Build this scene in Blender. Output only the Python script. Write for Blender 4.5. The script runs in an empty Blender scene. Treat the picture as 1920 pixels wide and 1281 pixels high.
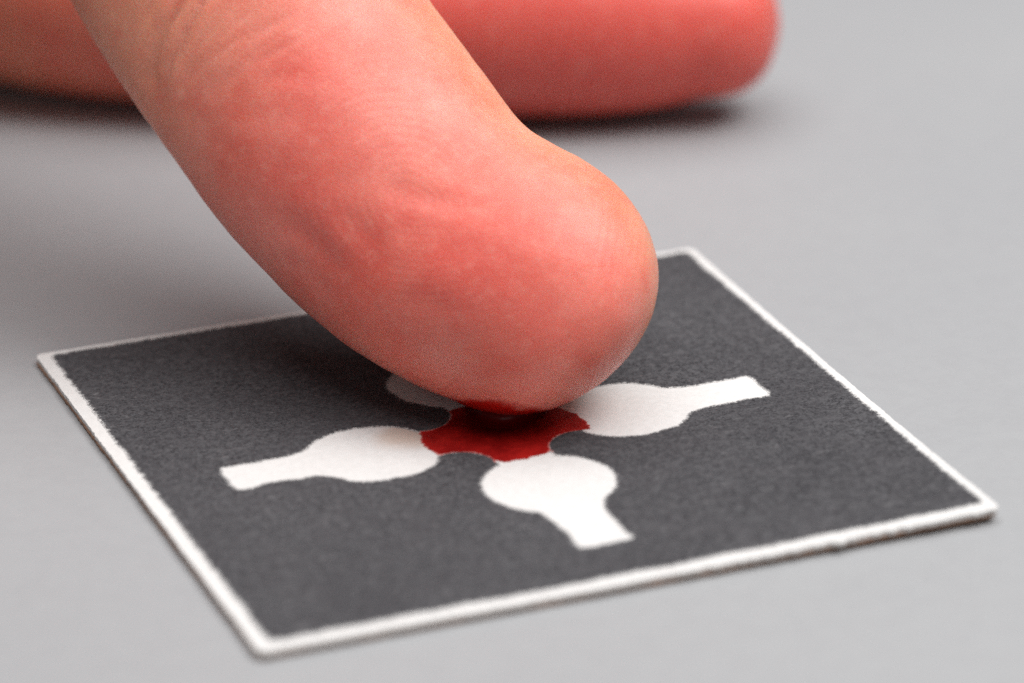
import bpy, bmesh, math
import numpy as np
from mathutils import Vector, Matrix, noise, kdtree
from mathutils.geometry import delaunay_2d_cdt

MM = 0.001            # everything below is laid out in millimetres and stored in metres
sc = bpy.context.scene
col = sc.collection

# ------------------------------------------------------------------ camera
CAM = Vector((-77.872, -207.804, 99.262))
RIGHT = Vector((0.93210593, -0.3617464, -0.0178348))
UP = Vector((0.15656947, 0.35804841, 0.92048212))
FWD = Vector((0.32659537, 0.86077923, -0.39037749))
cd = bpy.data.cameras.new('camera')
cam = bpy.data.objects.new('camera', cd); col.objects.link(cam)
M = Matrix((RIGHT, UP, -FWD)).transposed().to_4x4(); M.translation = CAM * MM
cam.matrix_world = M
cd.sensor_width = 36.0
cd.lens = 8500 / 1920 * 36.0
cd.clip_start = 0.01; cd.clip_end = 20
cd.dof.use_dof = True
cd.dof.focus_distance = 0.2462
cd.dof.aperture_fstop = 23.5
cd.dof.aperture_blades = 7
sc.camera = cam

# ------------------------------------------------------------------ light
w = bpy.data.worlds.new('World'); sc.world = w; w.use_nodes = True
w.node_tree.nodes['Background'].inputs[0].default_value = (0.96, 0.98, 1.0, 1)
w.node_tree.nodes['Background'].inputs[1].default_value = 0.085


def area(name, loc, target, size, power, colour=(1, 1, 1)):
    l = bpy.data.lights.new(name, 'AREA'); l.shape = 'DISK'; l.size = size * MM
    l.energy = power; l.color = colour
    o = bpy.data.objects.new(name, l); col.objects.link(o)
    o.location = Vector(loc) * MM
    o.rotation_euler = (Vector(target) - Vector(loc)).to_track_quat('-Z', 'Y').to_euler()
    return o


area('softbox_lamp', (185, -95, 335), (0, 10, 0), 200, 0.75, (1.0, 0.985, 0.965))
area('overhead_lamp', (90, 20, 400), (30, 10, 0), 640, 3.2, (1.0, 0.995, 0.99))
area('added_fill', (-150, -350, 125), (0, 5, 8), 240, 0.18, (1.0, 0.97, 0.95))  # unseen low fill, added to lighten the near side of the finger

vs = sc.view_settings
sc.display_settings.display_device = 'sRGB'
vs.view_transform = 'Standard'; vs.look = 'None'; vs.exposure = 0.0; vs.gamma = 1.0
vs.use_curve_mapping = False
sc.render.engine = 'CYCLES'
sc.cycles.use_denoising = False      # keep the fine grain of the picture
sc.cycles.max_bounces = 8


# ------------------------------------------------------------------ material helpers
class NT:
    def __init__(s, name):
        s.m = bpy.data.materials.new(name); s.m.use_nodes = True
        s.t = s.m.node_tree; s.b = s.t.nodes['Principled BSDF']

    def n(s, kind, **kw):
        nd = s.t.nodes.new(kind)
        for k, v in kw.items():
            setattr(nd, k, v)
        return nd

    def link(s, a, b):
        s.t.links.new(a, b)

    def val(s, sock, v):
        if hasattr(v, 'is_linked') or isinstance(v, bpy.types.NodeSocket):
            s.link(v, sock)
        else:
            sock.default_value = v

    def math(s, op, a, b=0.0, c=None, clamp=False):
        nd = s.n('ShaderNodeMath', operation=op); nd.use_clamp = clamp
        s.val(nd.inputs[0], a); s.val(nd.inputs[1], b)
        if c is not None: s.val(nd.inputs[2], c)
        return nd.outputs[0]

    def mix(s, f, a, b, blend='MIX'):
        nd = s.n('ShaderNodeMix', data_type='RGBA', blend_type=blend)
        s.val(nd.inputs[0], f); s.val(nd.inputs[6], a); s.val(nd.inputs[7], b)
        return nd.outputs[2]

    def ramp(s, f, lo, hi):
        nd = s.n('ShaderNodeMapRange'); nd.interpolation_type = 'SMOOTHSTEP'
        s.val(nd.inputs[0], f); nd.inputs[1].default_value = lo; nd.inputs[2].default_value = hi
        return nd.outputs[0]

    def noise(s, vec, scale, detail=3, rough=.55, dist=0):
        nd = s.n('ShaderNodeTexNoise'); s.link(vec, nd.inputs['Vector'])
        nd.inputs['Scale'].default_value = scale; nd.inputs['Detail'].default_value = detail
        nd.inputs['Roughness'].default_value = rough; nd.inputs['Distortion'].default_value = dist
        return nd.outputs['Fac']

    def attr(s, name, out='Fac'):
        nd = s.n('ShaderNodeAttribute'); nd.attribute_name = name
        return nd.outputs[out]

    def bump(s, h, strength, dist, prev=None):
        nd = s.n('ShaderNodeBump'); nd.inputs['Strength'].default_value = strength
        nd.inputs['Distance'].default_value = dist; s.link(h, nd.inputs['Height'])
        if prev is not None: s.link(prev, nd.inputs['Normal'])
        return nd.outputs[0]


def obj_coord(t):
    return t.n('ShaderNodeTexCoord').outputs['Object']


# table: matt pale grey laminate
t = NT('grey_laminate'); oc = obj_coord(t)
a = t.noise(oc, 18, 4); b = t.noise(oc, 900, 3, .7)
c = t.mix(t.ramp(a, .3, .7), (0.315, 0.320, 0.330, 1), (0.335, 0.339, 0.346, 1))
c = t.mix(t.math('MULTIPLY', t.ramp(b, .35, .7), .25), c, (0.28, 0.28, 0.29, 1))
t.link(c, t.b.inputs['Base Color']); t.b.inputs['Roughness'].default_value = .55
t.b.inputs['Specular IOR Level'].default_value = .25
t.link(t.bump(b, .25, 0.00004), t.b.inputs['Normal'])
M_TABLE = t.m

# white filter paper
t = NT('white_filter_paper'); oc = obj_coord(t)
a = t.noise(oc, 2600, 4, .7); b = t.noise(oc, 500, 4, .6)
c = t.mix(t.ramp(a, .3, .7), (0.61, 0.597, 0.585, 1), (0.66, 0.65, 0.64, 1))
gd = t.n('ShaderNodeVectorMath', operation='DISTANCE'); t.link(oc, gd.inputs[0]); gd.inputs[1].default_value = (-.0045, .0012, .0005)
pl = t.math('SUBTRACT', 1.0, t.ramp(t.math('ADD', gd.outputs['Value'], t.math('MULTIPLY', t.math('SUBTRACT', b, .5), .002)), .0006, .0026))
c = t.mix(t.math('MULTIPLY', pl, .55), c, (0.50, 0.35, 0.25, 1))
t.link(c, t.b.inputs['Base Color']); t.b.inputs['Roughness'].default_value = .9
t.b.inputs['Specular IOR Level'].default_value = .15
h = t.math('ADD', a, t.math('MULTIPLY', b, 1.5))
t.link(t.bump(h, .35, 0.00005), t.b.inputs['Normal'])
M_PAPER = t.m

# brown tape under the paper
t = NT('brown_backing'); oc = obj_coord(t)
a = t.noise(oc, 700, 4, .7)
t.link(t.mix(a, (0.16, 0.07, 0.04, 1), (0.40, 0.25, 0.17, 1)), t.b.inputs['Base Color'])
t.b.inputs['Roughness'].default_value = .8
M_BACK = t.m

# black wax print soaked into the paper: speckled with pale fibres
t = NT('black_wax_print'); oc = obj_coord(t)
a = t.noise(oc, 5600, 4, .85, .4); b = t.noise(oc, 330, 5, .65)
fib = t.n('ShaderNodeMapping'); t.link(oc, fib.inputs[0])
fib.inputs['Scale'].default_value = (1, 4, 1); fib.inputs['Rotation'].default_value = (0, 0, .6)
d = t.noise(fib.outputs[0], 1300, 3, .6, 1.5)
c = t.mix(t.ramp(a, .33, .68), (0.012, 0.0115, 0.013, 1), (0.106, 0.105, 0.113, 1))
c = t.mix(t.math('MULTIPLY', t.ramp(b, .38, .68), .35), c, (0.068, 0.064, 0.069, 1))
c = t.mix(t.math('MULTIPLY', t.ramp(t.noise(oc, 2300, 3, .6), .42, .68), .5), c, (0.118, 0.116, 0.122, 1))
c = t.mix(t.math('MULTIPLY', t.ramp(d, .57, .75), .6), c, (0.20, 0.195, 0.20, 1))
sp = t.noise(oc, 1900, 2, .5)
c = t.mix(t.math('MULTIPLY', t.ramp(sp, .66, .76), .22), c, (0.30, 0.295, 0.30, 1))
c = t.mix(t.math('MULTIPLY', t.ramp(t.noise(oc, 95, 3, .6), .3, .75), .35), c, (0.036, 0.034, 0.038, 1))
e = t.ramp(t.math('ADD', t.attr('edge'), t.math('MULTIPLY', t.math('SUBTRACT', t.noise(oc, 6000, 4, .75, 1.0), .5), 2.2)), -.1, .5)
c = t.mix(e, (0.62, 0.61, 0.60, 1), c)
t.link(c, t.b.inputs['Base Color']); t.b.inputs['Roughness'].default_value = .85
t.b.inputs['Specular IOR Level'].default_value = .12
h = t.math('ADD', a, t.math('MULTIPLY', d, .6))
t.link(t.bump(h, .6, 0.00006), t.b.inputs['Normal'])
M_WAX = t.m

# blood soaked into paper
t = NT('blood_soaked_paper'); oc = obj_coord(t)
a = t.noise(oc, 900, 4, .7); b = t.noise(oc, 2600, 3, .7)
c = t.mix(t.ramp(a, .3, .7), (0.19, 0.003, 0.003, 1), (0.35, 0.010, 0.008, 1))
e = t.ramp(t.math('ADD', t.attr('edge'), t.math('MULTIPLY', t.math('SUBTRACT', t.noise(oc, 3000, 4, .7, 1.0), .5), 2.2)), -.1, .4)
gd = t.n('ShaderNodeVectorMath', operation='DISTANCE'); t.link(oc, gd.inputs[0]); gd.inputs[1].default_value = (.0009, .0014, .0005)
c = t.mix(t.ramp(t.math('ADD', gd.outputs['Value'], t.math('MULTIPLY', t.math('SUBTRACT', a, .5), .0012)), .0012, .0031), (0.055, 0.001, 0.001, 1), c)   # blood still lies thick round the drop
c = t.mix(e, (0.60, 0.24, 0.22, 1), c)
t.link(c, t.b.inputs['Base Color']); t.b.inputs['Roughness'].default_value = .42
t.b.inputs['Specular IOR Level'].default_value = .3
t.link(t.bump(b, .4, 0.00004), t.b.inputs['Normal'])
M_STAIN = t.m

# liquid blood
t = NT('liquid_blood')
t.b.inputs['Base Color'].default_value = (0.10, 0.002, 0.002, 1)
t.b.inputs['Roughness'].default_value = .38
t.b.inputs['Specular IOR Level'].default_value = .3
t.b.inputs['IOR'].default_value = 1.36
t.b.inputs['Subsurface Weight'].default_value = .2
t.b.inputs['Subsurface Radius'].default_value = (1, .05, .04)
t.b.inputs['Subsurface Scale'].default_value = .0003
M_BLOOD = t.m

# skin
t = NT('skin'); oc = obj_coord(t)
pad = t.attr('pad'); red = t.attr('flush_shade'); nail = t.attr('nail'); bl = t.attr('blood'); pr = t.attr('print')
n1 = t.noise(oc, 130, 4, .6); n2 = t.noise(oc, 420, 4, .65); n3 = t.noise(oc, 1500, 3, .6); n4 = t.noise(oc, 5200, 2, .6)
base = t.mix(t.ramp(n1, .3, .7), (0.66, 0.235, 0.135, 1), (0.75, 0.345, 0.22, 1))
padc = t.mix(t.ramp(n1, .25, .75), (0.79, 0.175, 0.128, 1), (0.83, 0.295, 0.235, 1))
c = t.mix(pad, base, padc)
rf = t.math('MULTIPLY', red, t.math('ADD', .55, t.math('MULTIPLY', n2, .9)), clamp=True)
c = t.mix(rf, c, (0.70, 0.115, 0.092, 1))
c = t.mix(t.math('MULTIPLY', t.ramp(n2, .50, .75), .36), c, (0.72, 0.125, 0.098, 1))
c = t.mix(t.math('MULTIPLY', t.ramp(n3, .48, .72), .17), c, (0.88, 0.42, 0.34, 1))
c = t.mix(t.math('MULTIPLY', t.ramp(n4, .45, .75), .20), c, (0.64, 0.13, 0.095, 1))
c = t.mix(nail, c, (0.78, 0.45, 0.38, 1))
c = t.mix(bl, c, (0.50, 0.014, 0.009, 1))
t.link(c, t.b.inputs['Base Color'])
t.b.inputs['Subsurface Weight'].default_value = .65
t.b.inputs['Subsurface Radius'].default_value = (1.0, .32, .18)
t.b.inputs['Subsurface Scale'].default_value = .0016
ro = t.math('SUBTRACT', .43, t.math('MULTIPLY', t.math('MAXIMUM', nail, bl), .36))
t.link(ro, t.b.inputs['Roughness'])
t.b.inputs['Specular IOR Level'].default_value = .43
t.b.inputs['IOR'].default_value = 1.42
# friction ridges run round the core of the print (vector attribute in mm along and around the finger)
fu = t.n('ShaderNodeAttribute'); fu.attribute_name = 'finger_uv'
wv = t.n('ShaderNodeTexWave', wave_type='RINGS', rings_direction='SPHERICAL', wave_profile='SIN')
t.link(fu.outputs['Vector'], wv.inputs['Vector'])
wv.inputs['Scale'].default_value = .66; wv.inputs['Distortion'].default_value = 5.0
wv.inputs['Detail'].default_value = 1.5; wv.inputs['Detail Scale'].default_value = .35
hr = t.math('MULTIPLY', wv.outputs['Fac'], t.math('MULTIPLY', pr, t.ramp(n1, .25, .6)))
nb = t.bump(n4, .30, 0.00004)
nb = t.bump(n3, .30, 0.00006, nb)
nb = t.bump(n2, .25, 0.00010, nb)
vo = t.n('ShaderNodeTexVoronoi', feature='DISTANCE_TO_EDGE'); vo.inputs['Scale'].default_value = 2100
vm = t.n('ShaderNodeMapping'); vm.inputs['Scale'].default_value = (1, .55, 1.3); t.link(oc, vm.inputs[0])
dn = t.n('ShaderNodeTexNoise'); dn.inputs['Scale'].default_value = 700; t.link(oc, dn.inputs['Vector'])
va = t.n('ShaderNodeVectorMath', operation='MULTIPLY_ADD'); t.link(dn.outputs['Color'], va.inputs[0]); va.inputs[1].default_value = (.0012, .0012, .0012)
t.link(vm.outputs[0], va.inputs[2]); t.link(va.outputs[0], vo.inputs['Vector'])
nb = t.bump(t.ramp(vo.outputs['Distance'], 0, .22), .11, 0.000035, nb)
nb = t.bump(hr, .25, 0.00003, nb)
t.link(nb, t.b.inputs['Normal'])
M_SKIN = t.m


# ------------------------------------------------------------------ mesh helpers
def mesh_obj(name, verts, faces, mat, parent=None, smooth=True):
    me = bpy.data.meshes.new(name)
    me.from_pydata([tuple(v) for v in (np.asarray(verts, float) * MM)], [], faces)
    me.materials.append(mat)
    if smooth:
        me.polygons.foreach_set('use_smooth', [True] * len(me.polygons))
    me.update()
    o = bpy.data.objects.new(name, me); col.objects.link(o)
    if parent: o.parent = parent
    return o


def tag(o, label=None, cat=None, kind=None):
    if label: o['label'] = label
    if cat: o['category'] = cat
    if kind: o['kind'] = kind
    return o


def nz(x, y, z=0.0):
    return noise.noise(Vector((x, y, z)))


def fbm(x, y, z=0.0, f=1.0, oct=4, g=.55):
    s = 0; a = 1
    for _ in range(oct):
        s += a * nz(x * f, y * f, z + f); f *= 2.1; a *= g
    return s


# ------------------------------------------------------------------ table
TABLE_Z = -0.50
o = mesh_obj('table_top', [(-900, -700, TABLE_Z), (900, -700, TABLE_Z), (900, 1100, TABLE_Z), (-900, 1100, TABLE_Z)],
             [(0, 1, 2, 3)], M_TABLE)
tag(o, 'smooth matt pale grey table top under the hand and card', 'table', 'structure')

# ------------------------------------------------------------------ the card
HALF = 20.0
tile = bpy.data.objects.new('test_card', None); col.objects.link(tile)
tile.location = (0, 0, TABLE_Z * MM)
tag(tile, 'square black-printed paper test card with white four-armed channel on grey table', 'test card')


def lift(x, y):
    """the card is not quite flat: one corner springs up, the sheet undulates slightly"""
    k = max(0.0, (x * .7 - y * .7) / 20 - .35)
    return .30 * k * k + .03 * nz(x * .09, y * .09, 3)


def card_obj(name, verts, faces, mat):
    v = np.asarray(verts, float).copy(); v[:, 2] -= TABLE_Z
    return mesh_obj(name, v, faces, mat, tile)


def outline(sides, step=.12, seed=0.0, amp=(.05, .05, .05, .05), fine=.02, corner=.45, fray=0):
    """closed outline of a square with rough edges; sides = half sizes (left, front, right, back)"""
    L, F, R, B = sides
    c = [(-L, -F), (R, -F), (R, B), (-L, B)]
    nrm = [(0, -1), (1, 0), (0, 1), (-1, 0)]
    pts = []
    for k in range(4):
        p, q = Vector(c[k]), Vector(c[(k + 1) % 4]); n = Vector(nrm[k]); ln = (q - p).length
        d = (q - p) / ln; m = int((ln - 2 * corner) / step)
        a = amp[(1, 2, 3, 0)[k]]
        for i in range(m + 1):
            s = corner + (ln - 2 * corner) * i / m
            w_ = p + d * s
            e = a * fbm(s * .35, seed + k * 7.3, 1, 1, 3) + fine * fbm(s * 2.7, seed + k * 3.1, 5, 1, 3)
            if fray and k == 0 and s > 22:      # torn stretch of the front edge
                e += fray * (max(0, fbm(s * .55, 3.3, 2, 1, 4)) + .25 * fbm(s * 2.2, 9, 1, 1, 3))
            pts.append(w_ + n * e)
        c2 = q - d * corner
        nx = Vector(nrm[(k + 1) % 4]); cen = q - d * corner - n * corner
        for i in range(1, 6):
            an = i / 6 * math.pi / 2
            pts.append(cen + n * corner * math.cos(an) + nx * corner * math.sin(an))
    return pts


TH = .24


def slab(name, ring, z0, z1, mat, jitter=.03):
    """sheet with an interior grid that follows the lift, side faces round the outline"""
    gx = [(-18 + 2 * i, -18 + 2 * j) for i in range(19) for j in range(19)]
    v2 = [Vector(p[:2]) for p in ring] + [Vector(g) for g in gx]
    n = len(ring)
    vo, eo, fo, ov, _, _ = delaunay_2d_cdt(v2, [(i, (i + 1) % n) for i in range(n)], [], 1, 1e-6)
    V = []; F = []
    for p in vo: V.append((p.x, p.y, z1 + lift(p.x, p.y)))
    N = len(V)
    for p in vo: V.append((p.x, p.y, z0 + lift(p.x, p.y)))
    idx = {}
    for i, src in enumerate(ov):
        for s_ in src: idx[s_] = i
    for f_ in fo:
        F.append(tuple(f_)); F.append(tuple(i + N for i in reversed(f_)))
    mid = []
    for i, p in enumerate(ring):
        k = idx[i]; b = V[k]
        c = Vector((p[0], p[1])); c2 = c * (1 + (jitter * (.35 + nz(p[0] * 1.5, p[1] * 1.5, 9))) / 20)
        V.append((c2.x, c2.y, (z0 + z1) / 2 + lift(p[0], p[1]))); mid.append(len(V) - 1)
    for i in range(n):
        j = (i + 1) % n
        F.append((idx[i], mid[i], mid[j], idx[j])); F.append((mid[i], idx[i] + N, idx[j] + N, mid[j]))
    ob = card_obj(name, V, F, mat)
    return ob


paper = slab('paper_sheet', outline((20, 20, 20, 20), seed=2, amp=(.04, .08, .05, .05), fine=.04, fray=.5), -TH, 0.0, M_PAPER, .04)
for p in paper.data.polygons: p.use_smooth = False
slab('backing_tape', outline((20.02, 19.95, 19.9, 19.9), seed=21, amp=(.05, .08, .05, .05), fine=.04), -TH - .23, -TH - .004, M_BACK, .05)


# white channel: four bulbs on narrow stems joined by a cross in the middle
def arm_profile():
    """half width against distance from the centre, one side of one arm"""
    P = []
    for i in range(13):                       # rounded black nose between two arms
        an = math.radians(225 + 45 * i / 12)
        P.append((3.50 + 1.95 * math.cos(an), 3.50 + 1.95 * math.sin(an)))
    cx, R = 7.2, 3.55
    a0 = math.pi - math.asin(1.66 / R); a1 = math.asin(1.95 / R)
    for i in range(40):
        an = a0 + (a1 - a0) * i / 39
        P.append((cx + R * math.cos(an), R * math.sin(an)))
    P += [(10.6, 1.68), (11.2, 1.52), (12.2, 1.47), (13.4, 1.46), (14.4, 1.47), (15.15, 1.48)]
    return P


def channel():
    pr_ = arm_profile(); pts = []
    for k in range(4):
        ang = k * math.pi / 2
        ca, sa = math.cos(ang), math.sin(ang)
        side = [(x, -y) for x, y in pr_] + [(15.3, y) for y in (-.9, 0, .9)] + [(x, y) for x, y in reversed(pr_)]
        for x, y in side[:-1]:
            pts.append(Vector((x * ca - y * sa, x * sa + y * ca)))
    # resample evenly, roughen
    out = []
    n = len(pts); per = [0]
    for i in range(n): per.append(per[-1] + (pts[(i + 1) % n] - pts[i]).length)
    m = int(per[-1] / .07); j = 0
    for i in range(m):
        s = per[-1] * i / m
        while per[j + 1] < s: j += 1
        f_ = (s - per[j]) / max(1e-6, per[j + 1] - per[j])
        out.append(pts[j % n].lerp(pts[(j + 1) % n], f_))
    res = []
    for i, p in enumerate(out):
        tg = out[(i + 1) % m] - out[i - 1]; nr = Vector((tg.y, -tg.x)).normalized()
        e = -.09 + .15 * fbm(p.x * .5, p.y * .5, 4, 1, 3) + .035 * fbm(p.x * 3, p.y * 3, 8, 1, 3)
        res.append(p + nr * e + Vector((.10, -.15)))
    return res


CH = channel()


def inside(poly, P):
    x, y = P[:, 0][:, None], P[:, 1][:, None]
    q = np.array([(p.x, p.y) for p in poly]); q2 = np.roll(q, -1, 0)
    c = ((q[:, 1] > y) != (q2[:, 1] > y)) & (x < (q2[:, 0] - q[:, 0]) * (y - q[:, 1]) / (q2[:, 1] - q[:, 1] + 1e-12) + q[:, 0])
    return c.sum(1) % 2 == 1


def sheet(name, outer, hole, z, mat, grid=1.0, feather=.3):
    """flat printed or soaked layer; the point attribute 'edge' runs from 0 on its outline to 1 inside"""
    v2 = [Vector(p[:2]) for p in outer]; n = len(v2)
    ed = [(i, (i + 1) % n) for i in range(n)]
    if hole:
        h0 = len(v2); v2 += [Vector(p[:2]) for p in hole]; nh = len(hole)
        ed += [(h0 + i, h0 + (i + 1) % nh) for i in range(nh)]
    g = np.arange(-19.5, 19.6, grid); extra = [(a_, b_) for a_ in g for b_ in g]
    lim = kdtree.KDTree(len(v2))
    for i, p in enumerate(v2): lim.insert((p.x, p.y, 0), i)
    lim.balance()
    for loop, sg in ((outer, 1), (hole or [], -1)):
        m_ = len(loop)
        for i in range(0, m_, 2):
            tg = loop[(i + 2) % m_] - loop[i - 2]; nr = Vector((-tg.y, tg.x)).normalized() * sg
            for d_ in (feather * .5, feather):
                extra.append(tuple(loop[i] + nr * d_))
    gg = np.array(extra)
    ok = inside(outer, gg)
    if hole: ok &= ~inside(hole, gg)
    v2 += [Vector(p) for p in gg[ok] if lim.find((p[0], p[1], 0))[2] > .04]
    vo, eo, fo, _, _, _ = delaunay_2d_cdt(v2, ed, [], 0, 1e-6)
    q = np.array([(p.x, p.y) for p in vo]); fa = np.array(fo)
    cen = q[fa].mean(1)
    keep = inside(outer, cen)
    if hole: keep &= ~inside(hole, cen)
    V = [(p.x, p.y, z + lift(p.x, p.y)) for p in vo]
    ob = card_obj(name, V, [tuple(int(i) for i in f_) for f_ in fa[keep]], mat)
    at_ = ob.data.attributes.new('edge', 'FLOAT', 'POINT')
    at_.data.foreach_set('value', [min(1.0, lim.find((p.x, p.y, 0))[2] / feather) for p in vo])
    return ob


border = outline((19.28, 19.12, 19.58, 19.65), step=.08, seed=40, amp=(.10, .14, .08, .06), fine=.11, corner=.4)
sheet('wax_print', border, CH, .012, M_WAX, feather=.42)


# blood soaked into the middle of the channel
def stain_outline():
    pr_ = [(x, y) for x, y in arm_profile()[:13]]
    pr_ = [(x + .05, y + .06) for x, y in pr_]
    reach = (4.65, 3.85, 4.35, 3.85); pts = []
    for k in range(4):
        ang = k * math.pi / 2; ca, sa = math.cos(ang), math.sin(ang)
        e = reach[k]
        nk = [(x, -y) for x, y in pr_ if x < e] + [(3.75, -1.62)]
        end = []
        for i in range(46):
            y = -1.7 + 3.4 * i / 45
            rr = e - .35 * (y / 1.7) ** 2 + .17 * fbm(y * 1.5, k * 5.0, 2, 1, 5, .6) + (.35, .0, -.05, .05)[k] * (-y / 1.7)
            end.append((rr, y))
        nk2 = [(3.75, 1.62)] + [(x, y) for x, y in reversed(pr_) if x < e]
        for x, y in nk + end + nk2[:-1]:
            pts.append(Vector((x * ca - y * sa + .10, x * sa + y * ca - .15)))
    return pts


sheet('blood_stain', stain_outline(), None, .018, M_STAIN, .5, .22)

# ------------------------------------------------------------------ hand
# ribs of the index finger: centre and half-width vector, from the second joint to the tip
RIBS = np.array([
    (-8.96, 33.16, 26.91, 7.05, -1.11, 3.44),
    (-8.38, 30.95, 25.07, 7.11, -1.08, 3.57),
    (-7.73, 28.66, 23.23, 7.23, -1.05, 3.73),
    (-7.10, 26.26, 21.28, 7.31, -1.01, 3.89),
    (-6.23, 23.49, 19.12, 7.37, -1.02, 3.91),
    (-5.31, 20.59, 16.89, 7.25, -0.98, 3.91),
    (-4.47, 17.92, 14.82, 7.10, -0.94, 3.88),
    (-3.52, 15.28, 12.89, 6.91, -0.70, 4.24),
    (-2.46, 12.71, 11.11, 6.66, -0.55, 4.36),
    (-1.66, 10.81, 9.82, 6.39, -0.43, 4.39),
    (-0.90, 9.30, 8.88, 6.20, -0.33, 4.45),
    (0.18, 7.67, 8.11, 6.33, -0.34, 4.54),
    (1.22, 6.20, 7.48, 6.36, -0.31, 4.63),
    (2.18, 4.82, 6.84, 6.24, -0.30, 4.57),
    (3.18, 3.32, 6.09, 5.84, -0.21, 4.43),
    (3.89, 2.18, 5.41, 5.46, -0.18, 4.17),
    (4.52, 1.10, 4.69, 4.98, -0.16, 3.82),
    (4.99, 0.38, 4.19, 4.45, -0.14, 3.42),
    (5.40, -0.23, 3.72, 3.79, -0.12, 2.91),
    (5.76, -0.70, 3.31, 2.95, -0.09, 2.27),
    (6.12, -0.99, 3.12, 2.06, -0.03, 1.65),
    (6.41, -1.17, 3.04, 1.20, 0.00, 1.01),
    (6.49, -1.24, 2.96, 0.44, -0.00, 0.36),
])
PROX = np.array([  # continues to the knuckle
    (-29.0, 65.0, 53.5, 8.6, 1.5, 4.0), (-24.0, 58.0, 48.0, 8.0, .5, 3.8), (-17.5, 48.5, 40.0, 7.6, -.4, 3.6),
    (-11.5, 38.5, 32.0, 7.9, -.9, 3.7)])
ribs = np.vstack([PROX, RIBS])
BACK = np.array(FWD)


def catmull(P, n):
    k = len(P); t_ = np.linspace(0, k - 1, n); i = np.clip(t_.astype(int), 0, k - 2); f_ = (t_ - i)[:, None]
    g = lambda j: P[np.clip(j, 0, k - 1)]
    p0, p1, p2, p3 = g(i - 1), g(i), g(i + 1), g(i + 2)
    return .5 * ((2 * p1) + (p2 - p0) * f_ + (2 * p0 - 5 * p1 + 4 * p2 - p3) * f_ ** 2 + (3 * p1 - p0 - 3 * p2 + p3) * f_ ** 3)


NR, NS = 72, 220
rd = catmull(ribs, NS)
ker = np.exp(-(np.arange(-9, 10) / 3.5) ** 2); ker /= ker.sum()
rs_ = np.stack([np.convolve(np.pad(rd[:, k], 9, mode='reflect', reflect_type='odd'), ker, 'valid') for k in range(6)], 1)
fade = np.clip((NS - 1 - np.arange(NS)) / 22, 0, 1)[:, None]
rd = rs_ * fade + rd * (1 - fade)
ax = rd[:, :3]; hv = rd[:, 3:]
seg = np.linalg.norm(np.diff(ax, axis=0), axis=1)
S = np.r_[0, np.cumsum(seg)]; S = S[-1] - S           # mm from the tip
hw0 = np.linalg.norm(hv, axis=1); hv = hv * (1 + .18 / np.maximum(hw0, .6))[:, None]
hw = np.linalg.norm(hv, axis=1)
thick = hw * .92
th = np.linspace(0, 2 * np.pi, NR, endpoint=False)
ct = np.sign(np.cos(th)) * np.abs(np.cos(th)) ** .95
stt = np.sign(np.sin(th)) * np.abs(np.sin(th)) ** .95
IDX = (ax[:, None, :] + hv[:, None, :] * ct[None, :, None] + BACK[None, None, :] * (thick[:, None] * stt[None, :])[:, :, None])

hb = bmesh.new()


def add_rings(R_):
    rings = [[hb.verts.new(tuple(p)) for p in ring] for ring in R_]
    n = len(rings[0])
    for a_, b_ in zip(rings, rings[1:]):
        for i in range(n):
            hb.faces.new((a_[i], a_[(i + 1) % n], b_[(i + 1) % n], b_[i]))
    hb.faces.new(list(reversed(rings[0]))); hb.faces.new(rings[-1])


def tube(pts, n=48, sub=40, up=(0, 0, 1)):
    """pts: x, y, z, half width, half height; rounded ends"""
    P = catmull(np.array(pts, float), sub)
    c0 = P[:, :3]; wd = P[:, 3]; ht = P[:, 4]
    T = np.gradient(c0, axis=0); T /= np.linalg.norm(T, axis=1)[:, None]
    upv = np.array(up, float)
    out = []
    an = np.linspace(0, 2 * np.pi, n, endpoint=False)

    def ring(c_, t_, a_, b_):
        sd = np.cross(t_, upv); sd /= np.linalg.norm(sd); u_ = np.cross(sd, t_)
        return c_ + sd * (np.cos(an)[:, None] * a_) + u_ * (np.sin(an)[:, None] * b_)
    for q in np.linspace(.995, .12, 9):
        k = math.sqrt(max(0, 1 - q * q)); out.append(ring(c0[0] - T[0] * q * min(wd[0], ht[0]), T[0], wd[0] * k, ht[0] * k))
    for i in range(sub): out.append(ring(c0[i], T[i], wd[i], ht[i]))
    for q in np.linspace(.12, .995, 9):
        k = (max(0, 1 - q ** 2.3)) ** (1 / 2.3)
        out.append(ring(c0[-1] + T[-1] * q * max(wd[-1], ht[-1]) * .95, T[-1], wd[-1] * k, ht[-1] * k))
    add_rings(out)


add_rings(IDX)
# middle finger lying along the table behind the card
MID = [(-33, 86, 45, 9, 8.5), (-27, 80, 36, 8.6, 8.2), (-19, 74.5, 21, 8.4, 8), (-12.5, 70.5, 10.5, 8.2, 7.6), (-8.6, 67.0, 7.0, 7.6, 7.1),
       (-2.5, 61.0, 6.1, 7.2, 6.7), (8.6, 53.7, 5.75, 7.2, 6.4), (17.6, 48.5, 5.8, 7.0, 6.35), (21.5, 46.5, 5.9, 6.9, 6.4), (25.0, 44.7, 5.8, 6.5, 6.1), (28.0, 43.2, 5.6, 5.7, 5.5), (30.6, 41.8, 5.5, 4.7, 4.6)]
tube(MID, up=(0, 0, 1), sub=60)
tube([(-39, 103, 38, 9, 8.5), (-26, 97, 24, 8.2, 7.8), (-16, 90, 9, 7.6, 7.4), (-4, 83, 7, 7.2, 7), (8, 76, 6.3, 7, 6.6), (17, 70, 6.2, 6.4, 6.2)])
tube([(-45, 117, 29, 8, 7.6), (-35, 113, 18, 7.2, 7), (-27, 108, 7.5, 6.6, 6.4), (-17, 101, 6, 6.2, 6), (-7, 95, 5.6, 5.6, 5.4)])
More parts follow.
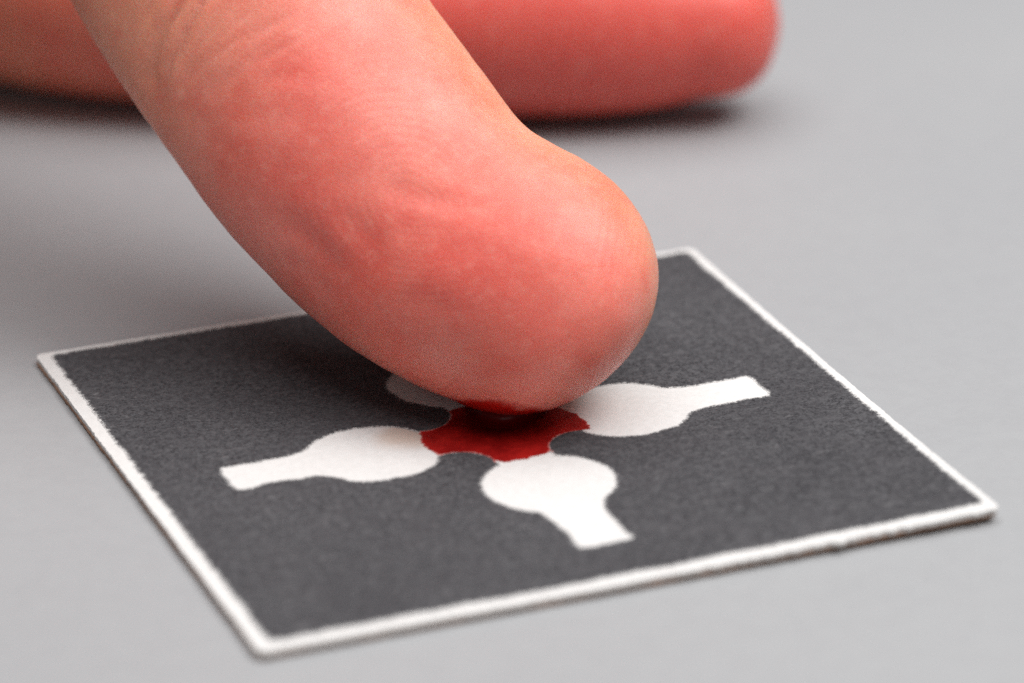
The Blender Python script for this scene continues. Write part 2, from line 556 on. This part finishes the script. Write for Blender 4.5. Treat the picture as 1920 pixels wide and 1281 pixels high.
# palm: one swelling for every metacarpal, then wrist and forearm
for k, (kx, ky, kz, r_) in enumerate([(-29, 65, 53.5, 10.5), (-33, 86, 45, 10.5), (-39, 103, 38, 10), (-45, 117, 29, 9)]):
    tube([(-112, 96 + k * 5, 70 - k * 3, 13, 12), (-85, 88 + k * 9, 66 - k * 5, 13, 12), (kx - 18, ky + 2, kz + 3, 12.5, 11), (kx, ky, kz, r_, r_)], sub=24)
tube([(-108, 92, 66, 14, 13), (-88, 68, 56, 14.5, 14), (-68, 60, 44, 11, 10.5), (-52, 57, 33, 10.5, 10), (-36, 54, 27, 10.2, 9.4), (-23, 52, 25.5, 8.8, 8)], sub=40)
tube([(-280, 150, 120, 34, 30), (-220, 138, 104, 32, 28), (-160, 120, 86, 30, 23), (-112, 106, 68, 27, 18)], sub=30)

bmesh.ops.recalc_face_normals(hb, faces=hb.faces)
tm = bpy.data.meshes.new('tmp'); hb.to_mesh(tm); hb.free()
to = bpy.data.objects.new('tmp', tm); col.objects.link(to)
rm = to.modifiers.new('r', 'REMESH'); rm.mode = 'VOXEL'; rm.voxel_size = .55; rm.use_smooth_shade = True
dg = bpy.context.evaluated_depsgraph_get()
me = bpy.data.meshes.new_from_object(to.evaluated_get(dg), depsgraph=dg)
bpy.data.objects.remove(to, do_unlink=True)


def get_co(m_):
    a_ = np.empty(len(m_.vertices) * 3); m_.vertices.foreach_get('co', a_); return a_.reshape(-1, 3)


def edges_of(m_):
    e = np.empty(len(m_.edges) * 2, np.int32); m_.edges.foreach_get('vertices', e); return e.reshape(-1, 2)


def smooth(co, e, it, lam=.55, mu=-.57, mask=None):
    deg = np.bincount(e.ravel(), minlength=len(co)).astype(float)[:, None]
    for k in range(it):
        for f_ in (lam, mu):
            s_ = np.stack([np.bincount(e[:, 0], co[e[:, 1], j], len(co)) + np.bincount(e[:, 1], co[e[:, 0], j], len(co)) for j in range(3)], 1)
            d = (s_ / deg - co) * f_
            co = co + (d if mask is None else d * mask[:, None])
    return co


co = get_co(me); ed = edges_of(me)
co = smooth(co, ed, 12)
# blend the webs between fingers and palm, away from the visible finger parts
far = np.clip((np.linalg.norm(co - np.array((4, 3, 4)), axis=1) - 75) / 15, 0, 1) * np.clip((co[:, 2] - 14) / 8, 0, 1)
co = smooth(co, ed, 30, .6, 0.0, far)
me.vertices.foreach_set('co', co.ravel()); me.update()
# finer mesh on the index finger in the picture
bm = bmesh.new(); bm.from_mesh(me)
sel = [f_ for f_ in bm.faces if (f_.calc_center_median() - Vector((-1, 12, 11))).length < 29 and f_.calc_center_median().y < 37]
es = list({e_ for f_ in sel for e_ in f_.edges})
bmesh.ops.subdivide_edges(bm, edges=es, cuts=1, use_grid_fill=True)
bm.to_mesh(me); bm.free()
co = get_co(me); ed = edges_of(me)
near = (np.linalg.norm(co - np.array((-1, 12, 11)), axis=1) < 29.5).astype(float)
co = smooth(co, ed, 6, .55, -.57, near)

# coordinates along and around the index finger for every vertex close to it
kd = kdtree.KDTree(NS * NR)
flat = IDX.reshape(-1, 3)
for i, p in enumerate(flat): kd.insert(p, i)
kd.balance()
nv = len(co)
s_at = np.full(nv, 200.0); u_at = np.zeros(nv); th_at = np.zeros(nv); isx = np.zeros(nv, bool)
TAN = np.gradient(ax, axis=0); TAN /= np.linalg.norm(TAN, axis=1)[:, None]
cand = np.where((np.linalg.norm(co - np.array((-5, 20, 18)), axis=1) < 48))[0]
near_j = []; near_i = []
for i in cand:
    p, j, d = kd.find(co[i])
    if d < 1.6:
        near_i.append(i); near_j.append(j // NR)
near_i = np.array(near_i); rj = np.clip(np.array(near_j), 0, NS - 8)
B3 = np.stack([hv[rj] / hw[rj][:, None], np.repeat(BACK[None], len(rj), 0), TAN[rj]], 2)
loc = np.linalg.solve(B3, (co[near_i] - ax[rj])[:, :, None])[:, :, 0]
s_ = S[rj] - loc[:, 2]
hws = np.interp(-s_, -S, hw)                     # half width at the refined position
s_at[near_i] = s_; u_at[near_i] = loc[:, 0] / np.maximum(hws, .3)
th_at[near_i] = np.arctan2(loc[:, 1], loc[:, 0]); isx[near_i] = True
front = (np.sin(th_at) < .35) & isx


def polyline_dist(sp, line):
    best = np.full(len(sp), 1e9); par = np.zeros(len(sp))
    L_ = np.array(line, float); n_ = len(L_) - 1
    for i in range(n_):
        a_, b_ = L_[i], L_[i + 1]; d = b_ - a_
        t_ = np.clip(((sp - a_) @ d) / (d @ d), 0, 1)
        q = np.linalg.norm(sp - (a_ + t_[:, None] * d), axis=1)
        m_ = q < best; best[m_] = q[m_]; par[m_] = (i + t_[m_]) / n_
    return best, par


SU = np.stack([s_at, u_at * 8.0], 1)
DISP = np.zeros(nv)
GROOVES = [  # (mm from the tip, across / half width), depth, width
    ([(27.2, -.95), (28.6, -.84), (29.8, -.79), (30.9, -.67), (31.6, -.57), (32.1, -.46), (32.7, -.36), (33.4, -.27), (34, .1), (33.5, .6)], .36, .48),
    ([(27.5, -.86), (28.7, -.76), (29.7, -.65), (30.2, -.54), (30.8, -.44), (31.4, -.31), (32.1, -.17), (32.3, .3)], .22, .33),
    ([(32.3, -.63), (33.0, -.56), (33.5, -.47), (34.2, -.3)], .07, .35),
    ([(30.4, -.51), (30.8, -.43), (31.6, -.28), (31.9, 0)], .07, .28),
    ([(28.0, -.86), (28.1, -.73), (28.6, -.5), (28.7, -.23), (28.3, .07), (28.2, .26)], .04, .30),
    ([(26.6, -.58), (27.0, -.4), (27.1, -.24), (26.9, .01), (26.8, .15)], .035, .30),
    ([(25.1, .15), (25.6, .24), (25.8, .36), (26.1, .49)], .05, .35),
    ([(25.3, -.26), (25.7, -.18), (25.4, -.07), (24.6, .03), (23.5, .03)], .035, .45),
    ([(19.9, -.73), (18.3, -.64), (16.8, -.61), (15.4, -.62), (14.4, -.65)], .12, .75),
    ([(17.6, -.35), (16.2, -.3), (14.8, -.33), (13.5, -.44)], .05, .7),
    ([(17.7, -.83), (15.9, -.77), (14.0, -.78)], .06, .55),
    ([(17.6, .02), (16.1, .06), (14.2, .19), (12.9, .27), (11.2, .38)], .09, .7),
    ([(11.9, -.54), (9.9, -.46), (8.6, -.38)], .05, .8),
]
fi = np.where(front)[0]
for line, dep, wid in GROOVES:
    L_ = [(a_, b_ * 8) for a_, b_ in line]
    d, par = polyline_dist(SU[fi], L_)
    taper = np.clip(np.minimum(par, 1 - par) / .22, 0, 1)
    DISP[fi] += taper * (-dep * np.exp(-(d / wid) ** 2) + dep * .35 * np.exp(-((d - 1.6 * wid) / (1.1 * wid)) ** 2))
# many fine wrinkles across the joint
ww = np.exp(-((s_at - 29.5) / 4.2) ** 2) * front
q = s_at + 3.2 * u_at ** 2 - 1.5 * u_at
DISP += .022 * ww * np.sin(q * 7.5 + 1.8 * np.sin(u_at * 5) + 2.2 * np.sin(s_at * .9 + u_at * 2)) * (.5 + .5 * np.sin(u_at * 9 + s_at))
# soft lumps of the pad
for i in np.where(isx)[0]:
    p = co[i]
    DISP[i] += .07 * nz(p[0] * .25, p[1] * .25, p[2] * .25) + .03 * nz(p[0] * .8, p[1] * .8, p[2] * .8 + 5)
# nail on the back of the finger (towards the far side, above)
nang = np.arctan2(np.sin(th_at - math.radians(52)), np.cos(th_at - math.radians(52)))
nm = np.clip((.78 - np.abs(nang)) / .06, 0, 1) * np.clip((13.2 - s_at) / .5, 0, 1) * np.clip((s_at - 1.2) / .5, 0, 1) * isx
DISP += nm * .12
me.vertices.foreach_set('co', co.ravel()); me.update()
no = np.empty(nv * 3); me.vertices.foreach_get('normal', no); no = no.reshape(-1, 3)
co = co + no * DISP[:, None]

# the tip is pressed flat where it meets the card
low = co[:, 2] < .22
near_tip = (np.hypot(co[:, 0] - 1.6, co[:, 1] - 2.7) < 6)
co[low & near_tip, 2] = .22 + (co[low & near_tip, 2] - .22) * .15
# resting middle finger flattens on the table
under = co[:, 2] < TABLE_Z + .03
co[under, 2] = TABLE_Z + .03

# colour masks
pal = np.clip((-np.cos(th_at - math.radians(52)) + .62) / .95, 0, 1)
sst = lambda x_: np.clip(x_, 0, 1) ** 2 * (3 - 2 * np.clip(x_, 0, 1))
pad = np.where(isx, sst(pal) * (.25 + .75 * sst((36.0 - s_at + 5 * u_at) / 13)), .0)
mid_d = np.linalg.norm(co - np.array((20, 46, 5)), axis=1)
pad = np.maximum(pad, np.clip((26 - mid_d) / 14, 0, 1) * (co[:, 1] > 36) * (co[:, 2] < 16))
flush_shade = np.zeros(nv)
for (s0, u0, rs, ru, a_) in [(23, -.05, 5.5, .30, .55), (17.5, -.45, 6, .32, .60), (9.8, -.12, 4.6, .50, .75), (14.0, -.05, 3.2, .22, .55),
                             (5.0, -.1, 3.2, .5, .35), (25.5, -.5, 4.5, .35, .35)]:
    flush_shade = np.maximum(flush_shade, a_ * np.exp(-((s_at - s0) / rs) ** 2 - ((u_at - u0) / ru) ** 2) * front)
flush_shade = np.maximum(flush_shade, np.clip((17 - np.linalg.norm(co - np.array((25, 42, 5)), axis=1)) / 12, 0, 1) * .0)
bg_shade = np.clip((42 - np.linalg.norm(co - np.array((18, 46, 5)), axis=1)) / 26, 0, 1) * (~isx) * (co[:, 1] > 34)  # shade on the middle finger behind, painted into its skin as deeper red
flush_shade = np.maximum(flush_shade, bg_shade * 1.0)
bn = np.zeros(nv); bn[near_tip] = [fbm(p[0] * .7, p[1] * .7, p[2] * .7, 1, 3) for p in co[near_tip]]
zb = 2.80 - .40 * np.maximum(co[:, 0] + .7, 0) - .55 * np.maximum(-.7 - co[:, 0], 0) + .35 * bn     # height the smear of blood has crept up the fingertip
blood = sst((zb - co[:, 2]) / .55) * np.clip((co[:, 0] + 2.7) / .4, 0, 1) * np.clip((3.3 - co[:, 0] + .4 * bn) / .5, 0, 1) * near_tip * isx
prt = np.clip((27 - s_at) / 4, 0, 1) * front
fuv = np.stack([(s_at - 15.0) * .8, (u_at - .05) * 8.0, np.zeros(nv)], 1)
fuv[~isx] = 0

me.vertices.foreach_set('co', (co * MM).ravel())
for nm_, arr in (('pad', pad), ('flush_shade', flush_shade), ('nail', nm), ('blood', blood), ('print', prt)):
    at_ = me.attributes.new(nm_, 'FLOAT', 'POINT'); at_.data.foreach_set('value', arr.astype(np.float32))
at_ = me.attributes.new('finger_uv', 'FLOAT_VECTOR', 'POINT'); at_.data.foreach_set('vector', fuv.astype(np.float32).ravel())
me.materials.clear(); me.materials.append(M_SKIN)
me.polygons.foreach_set('use_smooth', [True] * len(me.polygons)); me.update()
me.name = 'hand'
hand = bpy.data.objects.new('hand', me); col.objects.link(hand)
tag(hand, 'bare hand pressing its bleeding index fingertip onto the black card', 'hand')

# ------------------------------------------------------------------ drop of blood between fingertip and card
prof = [(0, .03), (2.0, .03), (1.85, .04), (1.65, .07), (1.45, .13), (1.3, .25), (1.22, .4), (1.25, .7), (1.0, .85), (0, .85)]
V = []; F = []; NN = 64
for i, (r_, z_) in enumerate(prof):
    for k in range(NN):
        an = 2 * math.pi * k / NN
        wob = 1 + .10 * nz(math.cos(an) * 1.3, math.sin(an) * 1.3, 7) + .04 * nz(math.cos(an) * 4, math.sin(an) * 4, z_)
        V.append((1.25 + r_ * wob * math.cos(an) * 1.15, 1.75 + r_ * wob * math.sin(an), z_))
for i in range(len(prof) - 1):
    for k in range(NN):
        a_, b_ = i * NN + k, i * NN + (k + 1) % NN
        F.append((a_, b_, b_ + NN, a_ + NN))
o = mesh_obj('blood_drop', V, F, M_BLOOD)
sub = o.modifiers.new('s', 'SUBSURF'); sub.levels = 1; sub.render_levels = 2
tag(o, 'dark wet drop of blood between fingertip and card centre', 'blood drop')
